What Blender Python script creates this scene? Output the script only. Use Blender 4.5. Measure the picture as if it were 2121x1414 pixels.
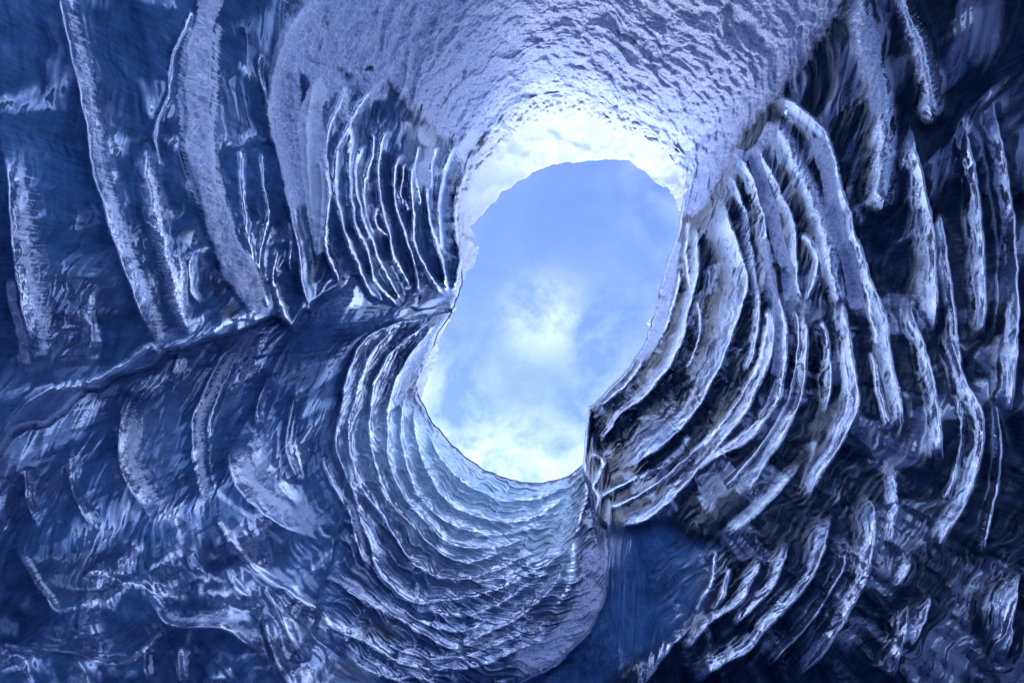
# Looking straight up a blue-ice shaft (moulin) from the floor of a glacier cave.
import bpy, math
import numpy as np

sc = bpy.context.scene
COL = sc.collection
for o in list(bpy.data.objects):
    bpy.data.objects.remove(o)

# ------------------------------------------------------------------ camera
EYE = 1.6                                   # eye height above the cave floor (z = 0)
FPX = 16.0 / 36.0 * 2121.0                  # focal length of a 16 mm lens, in picture pixels
CX, CY = 1060.5, 707.0
cam_data = bpy.data.cameras.new("camera")
cam_data.lens = 16.0
cam_data.sensor_width = 36.0
cam_data.clip_start = 0.05
cam_data.clip_end = 5000.0
cam = bpy.data.objects.new("camera", cam_data)
COL.objects.link(cam)
cam.location = (0, 0, EYE)
cam.rotation_euler = (math.pi, 0, 0)        # straight up, top of the picture towards -Y
sc.camera = cam

# ------------------------------------------------------------------ light
SUN_EL, SUN_AZ = math.radians(48), math.radians(104)     # azimuth from +X towards +Y
EXPOSURE = 2.0
world = bpy.data.worlds.new("World")
sc.world = world
world.use_nodes = True
wn, wl = world.node_tree.nodes, world.node_tree.links
wn.clear()


def WN(t, **kw):
    n = wn.new(t)
    for k, v in kw.items():
        setattr(n, k, v)
    return n


def wmath(op, a, b=None, clamp=False):
    n = WN('ShaderNodeMath', operation=op, use_clamp=clamp)
    for i, s in enumerate((a, b)):
        if s is None:
            continue
        if isinstance(s, (int, float)):
            n.inputs[i].default_value = s
        else:
            wl.new(s, n.inputs[i])
    return n.outputs[0]


sky = WN('ShaderNodeTexSky', sky_type='NISHITA', sun_disc=False)
sky.sun_elevation = SUN_EL
sky.sun_rotation = math.pi / 2 - SUN_AZ
sky.altitude = 1800
sky.air_density = 1.0
sky.dust_density = 0.1
sky.ozone_density = 1.2
tint = WN('ShaderNodeMix', data_type='RGBA', blend_type='MULTIPLY')
tint.inputs['Factor'].default_value = 1.0
wl.new(sky.outputs[0], tint.inputs['A'])
tint.inputs['B'].default_value = (.95, .98, 1.3, 1)
geo = WN('ShaderNodeTexCoord')
sep = WN('ShaderNodeSeparateXYZ')
wl.new(geo.outputs['Generated'], sep.inputs[0])
zc = wmath('MAXIMUM', sep.outputs[2], 0.12)
gx, gy = wmath('DIVIDE', sep.outputs[0], zc), wmath('DIVIDE', sep.outputs[1], zc)
comb = WN('ShaderNodeCombineXYZ')
wl.new(gx, comb.inputs[0])
wl.new(gy, comb.inputs[1])


def wnoise(scale, detail, rough, off, dist=0.0):
    mp = WN('ShaderNodeMapping')
    mp.inputs['Location'].default_value = off
    wl.new(comb.outputs[0], mp.inputs[0])
    n = WN('ShaderNodeTexNoise')
    n.inputs['Scale'].default_value = scale
    n.inputs['Detail'].default_value = detail
    n.inputs['Roughness'].default_value = rough
    n.inputs['Distortion'].default_value = dist
    wl.new(mp.outputs[0], n.inputs['Vector'])
    return n.outputs[0]


def wblob(x, y, rx, ry, power=1.0):
    a = wmath('DIVIDE', wmath('SUBTRACT', gx, x), rx)
    b = wmath('DIVIDE', wmath('SUBTRACT', gy, y), ry)
    r2 = wmath('ADD', wmath('MULTIPLY', a, a), wmath('MULTIPLY', b, b))
    return wmath('POWER', 2.718, wmath('MULTIPLY', wmath('POWER', r2, power), -1.0))


fine = wnoise(7.0, 7, 0.62, (3.1, 1.7, 0.2), 0.3)
big = wnoise(1.6, 3, 0.5, (8.3, 1.9, 1.1), 0.4)
far_cloud = wmath('MULTIPLY', wmath('SUBTRACT', big, 0.34), 4.5, True)      # broken cloud, thickened out of view to whiten the ice reflections ...
far_cloud = wmath('MULTIPLY', far_cloud, wmath('SUBTRACT', 1.01, wblob(0.08, -0.10, 0.52, 0.58, 2.0)))     # ... with a blue gap overhead
b1 = wblob(0.065, -0.05, 0.095, 0.09, 1.3)
b2 = wblob(0.05, 0.25, 0.16, 0.10)
b3 = wblob(0.20, 0.06, 0.07, 0.16)
b4 = wblob(-0.10, 0.10, 0.10, 0.08)
dens = wmath('ADD', wmath('MULTIPLY', b1, 0.24), wmath('MULTIPLY', b2, 0.16))
dens = wmath('ADD', dens, wmath('MULTIPLY', b3, 0.10))
dens = wmath('ADD', dens, wmath('MULTIPLY', b4, 0.08))
dens = wmath('ADD', dens, wmath('MULTIPLY', far_cloud, 1.3))
cl = wmath('MULTIPLY', dens, wmath('MULTIPLY', wmath('MULTIPLY', wmath('SUBTRACT', fine, 0.36), 4.2, True), 1.25), True)
mixc = WN('ShaderNodeMix', data_type='RGBA')
wl.new(cl, mixc.inputs['Factor'])
wl.new(tint.outputs['Result'], mixc.inputs['A'])
mixc.inputs['B'].default_value = (5.0, 5.8, 7.8, 1)
bg = WN('ShaderNodeBackground')
bg.inputs['Strength'].default_value = 0.105
wl.new(mixc.outputs['Result'], bg.inputs['Color'])
wo = WN('ShaderNodeOutputWorld')
wl.new(bg.outputs[0], wo.inputs['Surface'])

sun_data = bpy.data.lights.new("sun", 'SUN')
sun_data.energy = 0.5
sun_data.angle = math.radians(12)
sun_data.color = (1.0, 0.99, 0.97)
sun = bpy.data.objects.new("sun", sun_data)
COL.objects.link(sun)
sd = (math.cos(SUN_EL) * math.cos(SUN_AZ), math.cos(SUN_EL) * math.sin(SUN_AZ), math.sin(SUN_EL))
sun.location = (sd[0] * 60, sd[1] * 60, sd[2] * 60)
from mathutils import Vector
sun.rotation_euler = Vector(sd).to_track_quat('Z', 'Y').to_euler()

vs = sc.view_settings
sc.display_settings.display_device = 'sRGB'
vs.view_transform = 'Standard'
vs.look = 'None'
vs.exposure = EXPOSURE
vs.gamma = 1.0
vs.use_curve_mapping = False
sc.render.engine = 'CYCLES'
sc.cycles.use_denoising = True
sc.cycles.max_bounces = 4
sc.cycles.diffuse_bounces = 2
sc.cycles.glossy_bounces = 3
sc.cycles.use_adaptive_sampling = True
sc.cycles.adaptive_threshold = 0.025
sc.cycles.adaptive_min_samples = 12
sc.cycles.sample_clamp_indirect = 6.0

# ------------------------------------------------------------------ numpy helpers
rng = np.random.default_rng(7)
_P = rng.permutation(1024)
_P = np.concatenate([_P, _P, _P]).astype(np.int64)
_G = rng.uniform(-1, 1, 1024)
_GC, _GS = np.cos(_G * math.pi), np.sin(_G * math.pi)


def vnoise(x, y, seed=0):
    """gradient noise, about -1..1"""
    xi, yi = np.floor(x).astype(np.int64), np.floor(y).astype(np.int64)
    fx, fy = x - xi, y - yi
    u = fx * fx * fx * (fx * (fx * 6 - 15) + 10)
    v = fy * fy * fy * (fy * (fy * 6 - 15) + 10)

    def h(a, b, dx, dy):
        k_ = _P[(_P[(a + seed * 131) & 1023] + b) & 1023]
        return _GC[k_] * dx + _GS[k_] * dy
    a = h(xi, yi, fx, fy) * (1 - u) + h(xi + 1, yi, fx - 1, fy) * u
    b = h(xi, yi + 1, fx, fy - 1) * (1 - u) + h(xi + 1, yi + 1, fx - 1, fy - 1) * u
    return 1.5 * (a * (1 - v) + b * v)


def fbm(x, y, oct=4, seed=0, gain=0.5):
    s, a = 0, 1.0
    for i in range(oct):
        s = s + a * vnoise(x, y, seed + i * 7)
        x, y, a = x * 2.03 + 11.3, y * 2.03 + 5.7, a * gain
    return s


def worley(x, y, seed=0):
    """squared distance to the nearest of one jittered point per cell"""
    xi, yi = np.floor(x).astype(np.int64), np.floor(y).astype(np.int64)
    best = np.full(x.shape, 9.0)
    for dx in (-1, 0, 1):
        for dy in (-1, 0, 1):
            a, b = xi + dx, yi + dy
            k = _P[(_P[(a + seed * 17) & 1023] + b) & 1023]
            px_, py_ = a + .5 + .48 * _G[k], b + .5 + .48 * _G[_P[k + 1]]
            best = np.minimum(best, (x - px_) ** 2 + (y - py_) ** 2)
    return best


def sstep(a, b, x):
    t = np.clip((x - a) / (b - a), 0, 1)
    return t * t * (3 - 2 * t)


def pts(s):
    v = [float(t) for t in s.replace(',', ' ').split()]
    return np.array(v).reshape(-1, 2)


def smooth_curve(p, step=7.0):
    """Catmull-Rom resampling of a traced line"""
    if len(p) < 3:
        n = max(2, int(np.hypot(*(p[-1] - p[0])) / step))
        return np.linspace(p[0], p[-1], n)
    q = np.vstack([2 * p[0] - p[1], p, 2 * p[-1] - p[-2]])
    out = []
    for i in range(1, len(q) - 2):
        n = max(2, int(np.hypot(*(q[i + 1] - q[i])) / step))
        t = np.linspace(0, 1, n, endpoint=False)[:, None]
        a, b, c, d = q[i - 1], q[i], q[i + 1], q[i + 2]
        out.append(0.5 * (2 * b + (c - a) * t + (2 * a - 5 * b + 4 * c - d) * t ** 2 + (3 * b - a - 3 * c + d) * t ** 3))
    out.append(p[-1:])
    c = np.vstack(out)
    g = np.exp(-0.5 * (np.arange(-8, 9) / 3.2) ** 2)
    g /= g.sum()
    if len(c) > 20:                            # melt rounds every kink
        e = np.vstack([2 * c[0] - c[8:0:-1], c, 2 * c[-1] - c[-2:-10:-1]])
        c = np.stack([np.convolve(e[:, k_], g, 'valid') for k_ in (0, 1)], 1)
    return c


def curve_dist(c, x, y):
    """unsigned distance, side (cross sign) and arc fraction for points against a polyline"""
    best = np.full(x.shape, 1e9)
    side = np.zeros(x.shape)
    frac = np.zeros(x.shape)
    L = np.concatenate([[0], np.cumsum(np.hypot(*np.diff(c, axis=0).T))])
    for i in range(len(c) - 1):
        ax, ay = c[i]
        dx, dy = c[i + 1] - c[i]
        l2 = dx * dx + dy * dy + 1e-9
        t = np.clip(((x - ax) * dx + (y - ay) * dy) / l2, 0, 1)
        ex, ey = x - ax - t * dx, y - ay - t * dy
        d = ex * ex + ey * ey
        m = d < best
        best = np.where(m, d, best)
        side = np.where(m, np.sign(dx * ey - dy * ex), side)
        frac = np.where(m, (L[i] + t * math.sqrt(l2)) / L[-1], frac)
    return np.sqrt(best), side, frac, L[-1]


def in_poly(p, x, y):
    r = np.zeros(x.shape, bool)
    n = len(p)
    for i in range(n):
        x1, y1 = p[i]
        x2, y2 = p[(i + 1) % n]
        if y1 == y2:
            continue
        m = (y1 > y) != (y2 > y)
        r ^= m & (x < (x2 - x1) * (y - y1) / (y2 - y1) + x1)
    return r


# ------------------------------------------------------------------ the shape of the shaft
# plan of the mouth and of the flow ridges, in picture pixels of a 16 mm view from the floor;
# every line is carried out onto the shaft wall at that wall's own distance
PC = np.array([1150.0, 640.0])              # axis of the shaft mouth
LIP = pts("1180,197 1230,210 1275,240 1330,268 1385,300 1412,335 1418,370 1416,420 1408,470 1395,510 1378,560 1366,610 "
          "1358,650 1340,700 1318,745 1290,780 1262,808 1240,830 1219,845 1214,880 1210,935 1208,965 1180,985 1150,995 "
          "1120,1003 1085,1002 1040,990 1000,972 960,947 930,917 905,890 885,860 868,825 862,800 875,765 890,735 905,690 "
          "930,655 945,620 955,580 958,540 950,500 946,450 953,400 970,350 1000,300 1045,250 1100,213")
SKYLINE = pts("1303,331 1330,352 1360,378 1396,405 1400,422 1408,442 1406,478 1395,510 1378,560 1366,610 1356,645 1341,668 "
              "1337,715 1318,745 1290,780 1262,808 1240,830 1219,845 1213,880 1209,935 1206,965 1180,983 1150,993 1120,1000 "
              "1085,999 1040,987 1000,969 960,944 931,914 908,890 890,860 876,830 874,815 893,770 908,742 906,708 928,672 "
              "944,640 957,600 964,570 984,540 992,512 985,494 966,488 975,470 1000,440 1020,420 1040,398 1075,375 1120,350 "
              "1160,338 1230,332")


def polar_radius(poly, th):
    """distance from the shaft axis to a closed outline in each direction"""
    a = np.arctan2(poly[:, 1] - PC[1], poly[:, 0] - PC[0])
    r = np.hypot(poly[:, 0] - PC[0], poly[:, 1] - PC[1])
    k = np.argsort(a)
    a, r = a[k], r[k]
    a = np.concatenate([a - 2 * math.pi, a, a + 2 * math.pi])
    r = np.concatenate([r, r, r])
    # linear between outline points in cartesian space, sampled densely
    n = 12
    ax, ay = r * np.cos(a), r * np.sin(a)
    t = np.linspace(0, 1, n, endpoint=False)
    X = (ax[:-1, None] * (1 - t) + ax[1:, None] * t).ravel()
    Y = (ay[:-1, None] * (1 - t) + ay[1:, None] * t).ravel()
    aa = np.unwrap(np.arctan2(Y, X))
    aa = aa + (a[0] - aa[0])
    rr = np.hypot(X, Y)
    k = np.argsort(aa)
    return np.interp(th, aa[k], rr[k])


NT, NR, NS = 2100, 410, 30                  # around, down the visible wall, down the skirt
th = np.linspace(-math.pi, math.pi, NT, endpoint=False)
rr_lip = polar_radius(LIP, th)
rr_lip = rr_lip + 3.0 * fbm(np.cos(th) * 9 + 20, np.sin(th) * 9 + 20, 4, 241)
ct, st = np.cos(th), np.sin(th)
# where each direction leaves the picture
tx = np.where(ct > 0, (2121 - PC[0]) / np.maximum(ct, 1e-6), -PC[0] / np.minimum(ct, -1e-6))
ty = np.where(st > 0, (1414 - PC[1]) / np.maximum(st, 1e-6), -PC[1] / np.minimum(st, -1e-6))
rr_out = np.minimum(np.abs(tx), np.abs(ty))
k = np.exp(-0.5 * (np.arange(-60, 61) / 25.0) ** 2)
k /= k.sum()
rr_out = np.convolve(np.concatenate([rr_out[-60:], rr_out, rr_out[:60]]), k, 'valid') * 1.10 + 60

f = np.linspace(0, 1, NR)
f = f * 0.75 + 0.25 * f ** 2
RHO = rr_lip[None, :] + (rr_out - rr_lip)[None, :] * f[:, None]
TH = np.broadcast_to(th[None, :], RHO.shape)
X = PC[0] + RHO * ct[None, :]
Y = PC[1] + RHO * st[None, :]
LR = np.log(RHO / rr_lip[None, :])
CAMR = np.hypot(X - CX, Y - CY) + 120.0
xs, ys = X.ravel(), Y.ravel()
# natural wander of every traced line
wx = xs + 3.2 * fbm(xs / 60, ys / 60, 3, 11)
wy = ys + 3.2 * fbm(xs / 60, ys / 60, 3, 23)
camr = CAMR.ravel()
EXTRA = np.interp(camr - 120, [150, 300, 500, 700, 1000, 1400], [1.05, .92, .74, .62, .52, .46])   # ridges stand out more high in the shaft

#  traced ridges:  kind, width, steepness, frost on crest, line
#  c = scallop edge (gentle towards the mouth, sharp outside)   d = flat-topped band
#  r = thin rounded rib                                          b = broad bulge
RIDGES = [
    # ---- left curtain
    ('c', 78, 1.0, .2, "8,260 16,380 24,470 34,560 48,650 58,720 56,800"),
    ('c', 52, 1.1, .2, "112,-60 135,60 156,140 170,210 180,270 187,325 200,380 218,440 242,520 264,572 288,640 325,712"),
    ('d', 30, 1.0, .75, "450,-60 438,0 417,68 411,136 411,204 412,272 416,340 438,407 455,468 482,538 509,582 533,623 543,655"),
    ('r', 8, 1.0, .5, "400,20 373,78 356,109 353,170 351,205 326,238 319,282 328,326 339,356"),
    ('c', 22, 1.3, .6, "670,-30 645,7 608,44 584,95 567,153 557,204 557,255 574,305 587,367 597,424 611,475 619,530 628,590 641,641"),
    ('r', 8, .9, .4, "533,110 540,160 550,197 557,235"),
    ('r', 7, 1.1, .5, "540,312 543,356 552,400 558,461 542,486 537,539 542,592 560,640"),
    ('r', 8, 1.1, .5, "574,508 567,550 565,592 584,640 601,680"),
    ('r', 7, 1.0, .5, "603,455 599,504 601,539 604,570"),
    ('c', 16, 1.2, .2, "415,512 400,524 391,550 393,590 400,612 420,636"),
    ('b', 16, .8, .1, "365,500 372,560 380,640 383,700"),
    ('r', 9, .9, .3, "0,905 40,850 90,815 150,800 200,790 250,762 285,735 319,712"),
    ('r', 9, .9, .6, "340,728 390,710 438,684 472,668 502,650 545,660"),
    # ---- ribs left of the mouth
    ('r', 10, 1.2, .6, "709,161 719,203 698,221 684,256 677,274 673,309 677,362 684,415 673,451 673,504 680,535 698,567 712,594"),
    ('r', 11, 1.2, .6, "793,154 769,185 740,221 726,256 712,274 702,299 694,348 691,380 698,419 705,458 716,493 733,528 748,564 762,603 790,627"),
    ('r', 10, 1.2, .6, "719,221 726,267 726,320 723,362 730,419 733,461 748,497 762,518 769,532 767,560 772,581 793,603 832,638"),
    ('r', 8, 1.2, .5, "776,267 772,309 762,362 755,383"),
    ('r', 10, 1.2, .5, "751,291 737,348 737,390 748,433 758,468 772,507 779,528 801,564 818,599 834,631"),
    ('r', 10, 1.2, .5, "804,263 786,302 783,348 783,398 793,433 801,454 811,482 808,504 818,535 836,564 850,600"),
    ('r', 7, 1.2, .4, "786,420 778,447 783,468 808,497"),
    ('r', 10, 1.2, .4, "832,313 815,348 811,376 818,412 825,440 829,468 847,497 854,532 861,567 868,610"),
    ('r', 7, 1.2, .4, "839,334 832,376 829,405 843,426 847,447"),
    ('r', 10, 1.2, .4, "857,334 850,369 847,405 857,429 854,458 854,489 864,525 882,560 903,588 924,620"),
    ('r', 10, 1.2, .4, "882,376 885,433 893,475 907,507 917,543 921,581 931,617"),
    ('r', 13, 1.2, .4, "995,256 953,291 931,327 921,362 914,398 910,451 914,497 924,532"),
    ('r', 10, 1.0, .6, "970,344 953,398 946,451 949,486 956,532 951,574 935,617"),
    # ---- alcove on the left below the curtain
    ('c', 32, 1.5, .2, "509,694 475,718 451,755 431,796 411,833 400,870 397,921 397,940 407,992 424,1040 445,1063"),
    ('r', 10, 1.3, .2, "485,752 465,786 451,823 438,853 431,898 431,945 435,992 455,1029 489,1050 530,1075 560,1110 600,1130"),
    ('c', 76, 1.3, .15, "480,850 472,900 474,965 493,1012 527,1050 565,1077 599,1101 620,1098 650,1108 678,1132"),
    ('c', 60, 1.4, .1, "253,770 249,809 248,877 245,945 257,992 284,1029 305,1046 310,1087 332,1127"),
    ('c', 26, 1.2, .1, "376,718 363,762 358,792"),
    ('r', 11, 1.2, .5, "445,1063 470,1110 500,1152 544,1197 582,1221 613,1238 637,1258 661,1258 685,1293 710,1324 740,1350 790,1380 840,1425"),
    ('r', 10, 1.2, .5, "544,1205 561,1248 589,1279 602,1324 640,1371"),
    ('r', 12, 1.2, .6, "552,1270 546,1303 565,1334 575,1371 600,1414 620,1450"),
    ('r', 8, 1.2, .4, "470,1170 478,1200 500,1225 520,1240"),
    ('c', 20, 1.2, .2, "661,934 671,969 695,1016 716,1049 731,1064 738,1122 755,1166 782,1187"),
    ('c', 40, 1.0, .5, "300,1215 342,1296 394,1295 445,1300 490,1310 507,1331 531,1351 565,1355"),
    ('r', 8, 1.1, .2, "171,1180 240,1197 301,1214 329,1238 342,1262"),
    ('r', 9, 1.1, .2, "0,1335 58,1344 147,1348 212,1372 298,1355 342,1303"),
    ('c', 30, 1.1, .1, "20,1120 50,1170 90,1230 135,1290"),
    ('c', 30, 1.1, .1, "395,1310 375,1345 372,1380 380,1425"),
    ('c', 30, 1.1, .1, "310,1330 300,1370 305,1425"),
    ('c', 34, 1.1, .1, "180,1215 170,1250 160,1300 168,1330"),
    # ---- funnel below the mouth
    ('c', 26, 1.3, .45, "876,657 834,664 786,681 754,699 734,723 727,747 716,768 709,816 702,858 690,900 692,927 709,958 727,1000 745,1067 758,1094 772,1122 779,1180 803,1204 830,1231 861,1248 892,1248 926,1241 957,1238 1001,1228 1042,1214 1077,1197 1111,1180 1145,1159 1179,1135 1186,1115"),
    ('c', 22, 1.3, .4, "851,667 813,685 782,712 765,740 747,775 740,823 723,861 720,889 723,927 734,965 744,1004 768,1042 792,1060 806,1094 827,1125 847,1163 878,1183 905,1194 940,1204 967,1194 1008,1190 1042,1173 1070,1156 1104,1142 1138,1135"),
    ('c', 24, 1.3, .4, "903,657 862,688 827,712 799,747 782,775 772,806 768,858 765,889 768,924 779,962 789,1004 806,1045 837,1067 861,1094 888,1122 919,1149 946,1170 984,1166 1008,1152 1042,1142 1077,1132"),
    ('c', 26, 1.3, .5, "934,654 889,685 862,719 834,761 817,789 806,823 805,858 803,893 801,927 803,962 820,997 834,1031 851,1043 871,1074 902,1098 926,1125 957,1132 991,1135 1025,1135 1070,1122 1111,1101"),
    ('c', 18, 1.2, .4, "837,809 834,854 829,893 832,934 848,969 855,1010 876,1040 905,1067 940,1084 974,1101 1008,1108 1042,1108 1094,1094 1142,1074"),
    ('c', 16, 1.1, .4, "855,844 858,889 869,927 883,969 903,1010 919,1033 957,1057 991,1070 1035,1081 1094,1077 1145,1046 1179,1019"),
    ('c', 14, .9, .3, "885,895 912,950 950,992 1000,1022 1060,1037 1120,1032 1180,1000"),
    ('c', 26, 1.2, .55, "690,1195 720,1228 745,1235 779,1259 813,1276 847,1293 878,1313 912,1334 940,1348 970,1334 1001,1310 1029,1296 1070,1279 1097,1259 1138,1224 1166,1183 1179,1149"),
    ('c', 18, 1.2, .5, "870,1252 892,1259 926,1279 960,1276 1001,1265 1025,1255 1056,1231 1087,1214 1118,1197 1152,1166"),
    ('c', 34, 1.2, .4, "660,1262 700,1300 745,1324 789,1348 827,1372 844,1378 892,1385 933,1389 974,1378 1008,1372 1029,1365 1059,1351 1094,1337 1131,1317 1155,1293"),
    ('c', 26, 1.2, .4, "690,1340 740,1372 800,1405 864,1399 930,1425"),
    ('c', 62, 1.3, .35, "1234,1072 1258,1090 1263,1135 1258,1187 1251,1231 1234,1276 1207,1317 1172,1358 1128,1389 1077,1410 1020,1440"),
    ('r', 9, 1.2, .5, "1186,1110 1186,1150 1184,1214 1165,1240 1142,1262"),
    # ---- crease between the funnel and the right wall
    ('r', 7, 1.3, .3, "1220,845 1214,885 1209,923 1211,980 1222,1003 1205,1065 1188,1110"),
    ('r', 7, 1.3, .3, "1218,938 1237,946 1249,961 1237,992 1226,1008 1240,1034 1228,1070"),
    # ---- right wall
    ('r', 6, 1.2, .5, "1409,560 1394,636 1363,705 1325,759 1287,804 1245,843"),
    ('c', 18, 1.3, .2, "1441,460 1446,521 1445,572 1432,610 1417,682 1394,743 1363,789 1329,824 1275,862 1260,892 1241,923"),
    ('r', 6, 1.2, .4, "1425,455 1421,500 1424,560 1432,605"),
    ('r', 6, 1.2, .3, "1444,617 1453,655 1447,705 1432,743 1417,770"),
    ('c', 52, 1.4, .05, "1490,372 1500,430 1525,500 1546,560 1548,596 1533,635 1512,708 1488,759 1468,803 1441,847 1428,869 1394,904 1352,934 1314,961 1256,980"),
    ('r', 8, 1.2, .2, "1428,896 1424,919 1394,950 1352,973 1306,995 1256,1018 1239,1034"),
    ('c', 16, 1.3, .4, "1502,350 1530,400 1548,470 1558,540 1572,606 1570,681 1560,732 1536,776"),
    ('c', 26, 1.4, .1, "1604,610 1604,640 1601,708 1587,762 1563,820 1536,868 1508,896 1463,950 1424,995 1371,1053 1333,1079 1270,1096"),
    ('c', 26, 1.4, .2, "1510,300 1545,340 1570,400 1584,470 1594,531 1601,596 1618,626 1626,657 1631,708 1624,783 1611,837 1580,878 1546,919 1489,940 1444,971 1400,1026 1380,1045"),
    ('c', 20, 1.3, .6, "1553,289 1590,340 1618,401 1638,449 1650,476 1645,538 1652,596 1666,633"),
    ('r', 10, 1.1, .2, "1650,480 1675,490 1693,520 1699,548 1689,585 1668,625"),
    ('c', 26, 1.4, .15, "1662,630 1672,688 1669,759 1658,827 1638,878 1604,929 1575,975 1550,1016 1547,1040"),
    ('c', 24, 1.3, .15, "1689,640 1706,664 1716,705 1721,776 1718,827 1703,868"),
    ('c', 34, 1.4, .5, "1584,218 1628,197 1652,218 1686,248 1713,272 1726,316 1740,374 1760,442 1770,476 1784,521 1801,572 1821,633 1838,660 1840,720 1852,776 1866,830 1872,878 1858,918"),
    ('b', 22, 1.0, .15, "1600,235 1640,320 1680,400 1705,470 1725,560 1745,650"),
    ('r', 8, 1.1, .3, "1804,722 1818,790 1830,845 1838,885"),
    ('c', 34, 1.4, .05, "1740,590 1758,690 1772,770 1779,830 1767,871 1743,912 1720,950 1695,985 1680,1020 1668,1055"),
    ('c', 26, 1.3, .05, "1665,950 1640,990 1605,1022 1551,1081 1527,1087 1496,1132"),
    ('c', 46, 1.2, .1, "1875,230 1900,320 1922,420 1936,520 1940,600 1936,670 1930,720"),
    ('c', 34, 1.4, .15, "1880,600 1893,660 1910,705 1927,759 1935,793 1940,837 1947,878 1949,935 1960,980"),
    ('c', 38, 1.5, .05, "1965,660 1980,740 2005,800 2030,837 2039,878 2039,912 2030,950 2016,998 2002,1040 1975,1081 1955,1122 1941,1166"),
    ('b', 30, 1.0, .2, "1765,-40 1780,20 1800,100 1825,200 1832,290 1825,380 1830,460"),
    ('c', 50, .9, .05, "2050,180 2080,320 2098,440 2106,560 2108,680 2100,800 2085,900"),
    ('c', 40, .9, .05, "1990,230 2015,330 2030,430 2038,540 2040,640 2035,720"),
    ('b', 26, .9, .2, "1855,-40 1885,40 1912,110 1928,190 1930,270"),
    # ---- rippled buttress, lower right
    ('c', 44, 1.3, .02, "1773,1009 1804,1033 1814,1074 1811,1122 1797,1176 1794,1211 1770,1238 1756,1276 1735,1293 1729,1324 1698,1361 1674,1382 1636,1420"),
    ('c', 38, 1.3, .02, "1729,1050 1715,1094 1712,1135 1694,1170 1684,1194 1664,1221 1626,1265 1605,1276 1571,1324 1547,1351 1503,1372 1462,1396 1420,1430"),
    ('c', 20, 1.2, .1, "1588,1142 1568,1176 1554,1200 1547,1231 1520,1262 1486,1276 1458,1300 1434,1334 1400,1360"),
    ('r', 7, 1.2, .1, "1513,1170 1506,1200 1492,1238 1475,1269"),
    ('r', 7, 1.2, .1, "1482,1135 1479,1176 1468,1218 1451,1238 1438,1272"),
    ('c', 40, 1.2, .05, "1886,1228 1879,1272 1870,1330 1855,1385 1840,1430"),
    ('c', 66, 1.2, .05, "2121,1150 2105,1228 2098,1272 2092,1337 2068,1414"),
    ('c', 36, 1.3, .1, "1450,1292 1415,1310 1375,1355 1335,1414 1310,1450"),
    ('c', 30, 1.1, .0, "1890,1140 1880,1180 1850,1230"),
    # ---- finer folds between them
    ('r', 7, 1, 0.2, "1592,640 1584,700 1570,755 1545,805 1515,852 1485,890 1440,932 1400,968 1360,1002 1310,1032 1262,1052"),
    ('r', 7, 1, 0.2, "1650,640 1655,700 1648,770 1632,830 1608,880 1570,930 1530,980 1500,1010"),
    ('r', 6, 1, 0.2, "1614,640 1616,710 1606,780 1590,838 1556,888 1500,926 1450,958 1410,995 1370,1032"),
    ('c', 16, 1, 0.1, "1745,690 1756,780 1752,850 1732,895 1710,930"),
    ('r', 7, 1, 0.2, "1790,560 1802,640 1816,720"),
    ('c', 22, 1, 0.05, "1945,430 1962,540 1976,640 1985,720 1990,800"),
    ('r', 8, 1, 0.05, "1985,820 1992,880 1987,940 1975,990 1955,1040"),
    ('c', 26, 1, 0.05, "1850,950 1856,1020 1850,1090 1840,1150"),
    ('c', 24, 1, 0.05, "2060,820 2075,900 2070,990 2050,1080 2030,1160"),
    ('c', 24, 1, 0.02, "1640,1110 1625,1160 1610,1200 1585,1235 1550,1270 1510,1310"),
    ('c', 24, 1, 0.02, "1760,1120 1745,1180 1720,1225 1690,1270 1660,1310 1620,1350 1580,1390"),
    ('c', 30, 1, 0.02, "1930,1210 1925,1260 1900,1310 1880,1360"),
    ('b', 24, 1, 0.1, "290,290 312,400 335,500 360,600 380,690"),
    ('r', 9, 1, 0.2, "498,300 503,400 512,480 528,555 545,610"),
    ('r', 6, 1, 0.4, "650,160 638,230 634,300 640,380 650,460 657,530"),
    ('r', 6, 1, 0.4, "662,330 668,400 664,470 660,535"),
    ('r', 5, 1, 0.3, "762,330 752,395 762,450 776,490"),
    ('r', 6, 1, 0.3, "905,300 895,350 890,400 898,450 905,490 915,530"),
    ('r', 5, 1, 0.3, "868,300 860,345 864,390 872,430"),
    ('c', 30, 1, 0.1, "560,760 540,810 530,860 532,905"),
    ('c', 22, 1, 0.1, "620,800 600,850 592,905 600,960 625,1010"),
    ('c', 24, 1, 0.1, "150,900 140,960 150,1020 175,1070 210,1110"),
    ('c', 24, 1, 0.1, "60,960 50,1010 60,1060 85,1100"),
    ('c', 18, 1, 0.4, "955,1200 1000,1205 1050,1190 1100,1165 1140,1145"),
    ('c', 18, 1, 0.4, "800,1250 850,1275 900,1300 945,1310 985,1295 1030,1270"),
    ('c', 20, 1, 0.3, "780,1320 830,1345 890,1362 940,1365 1000,1345 1060,1320 1110,1290"),
]
NRIDGE = len(RIDGES)
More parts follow.
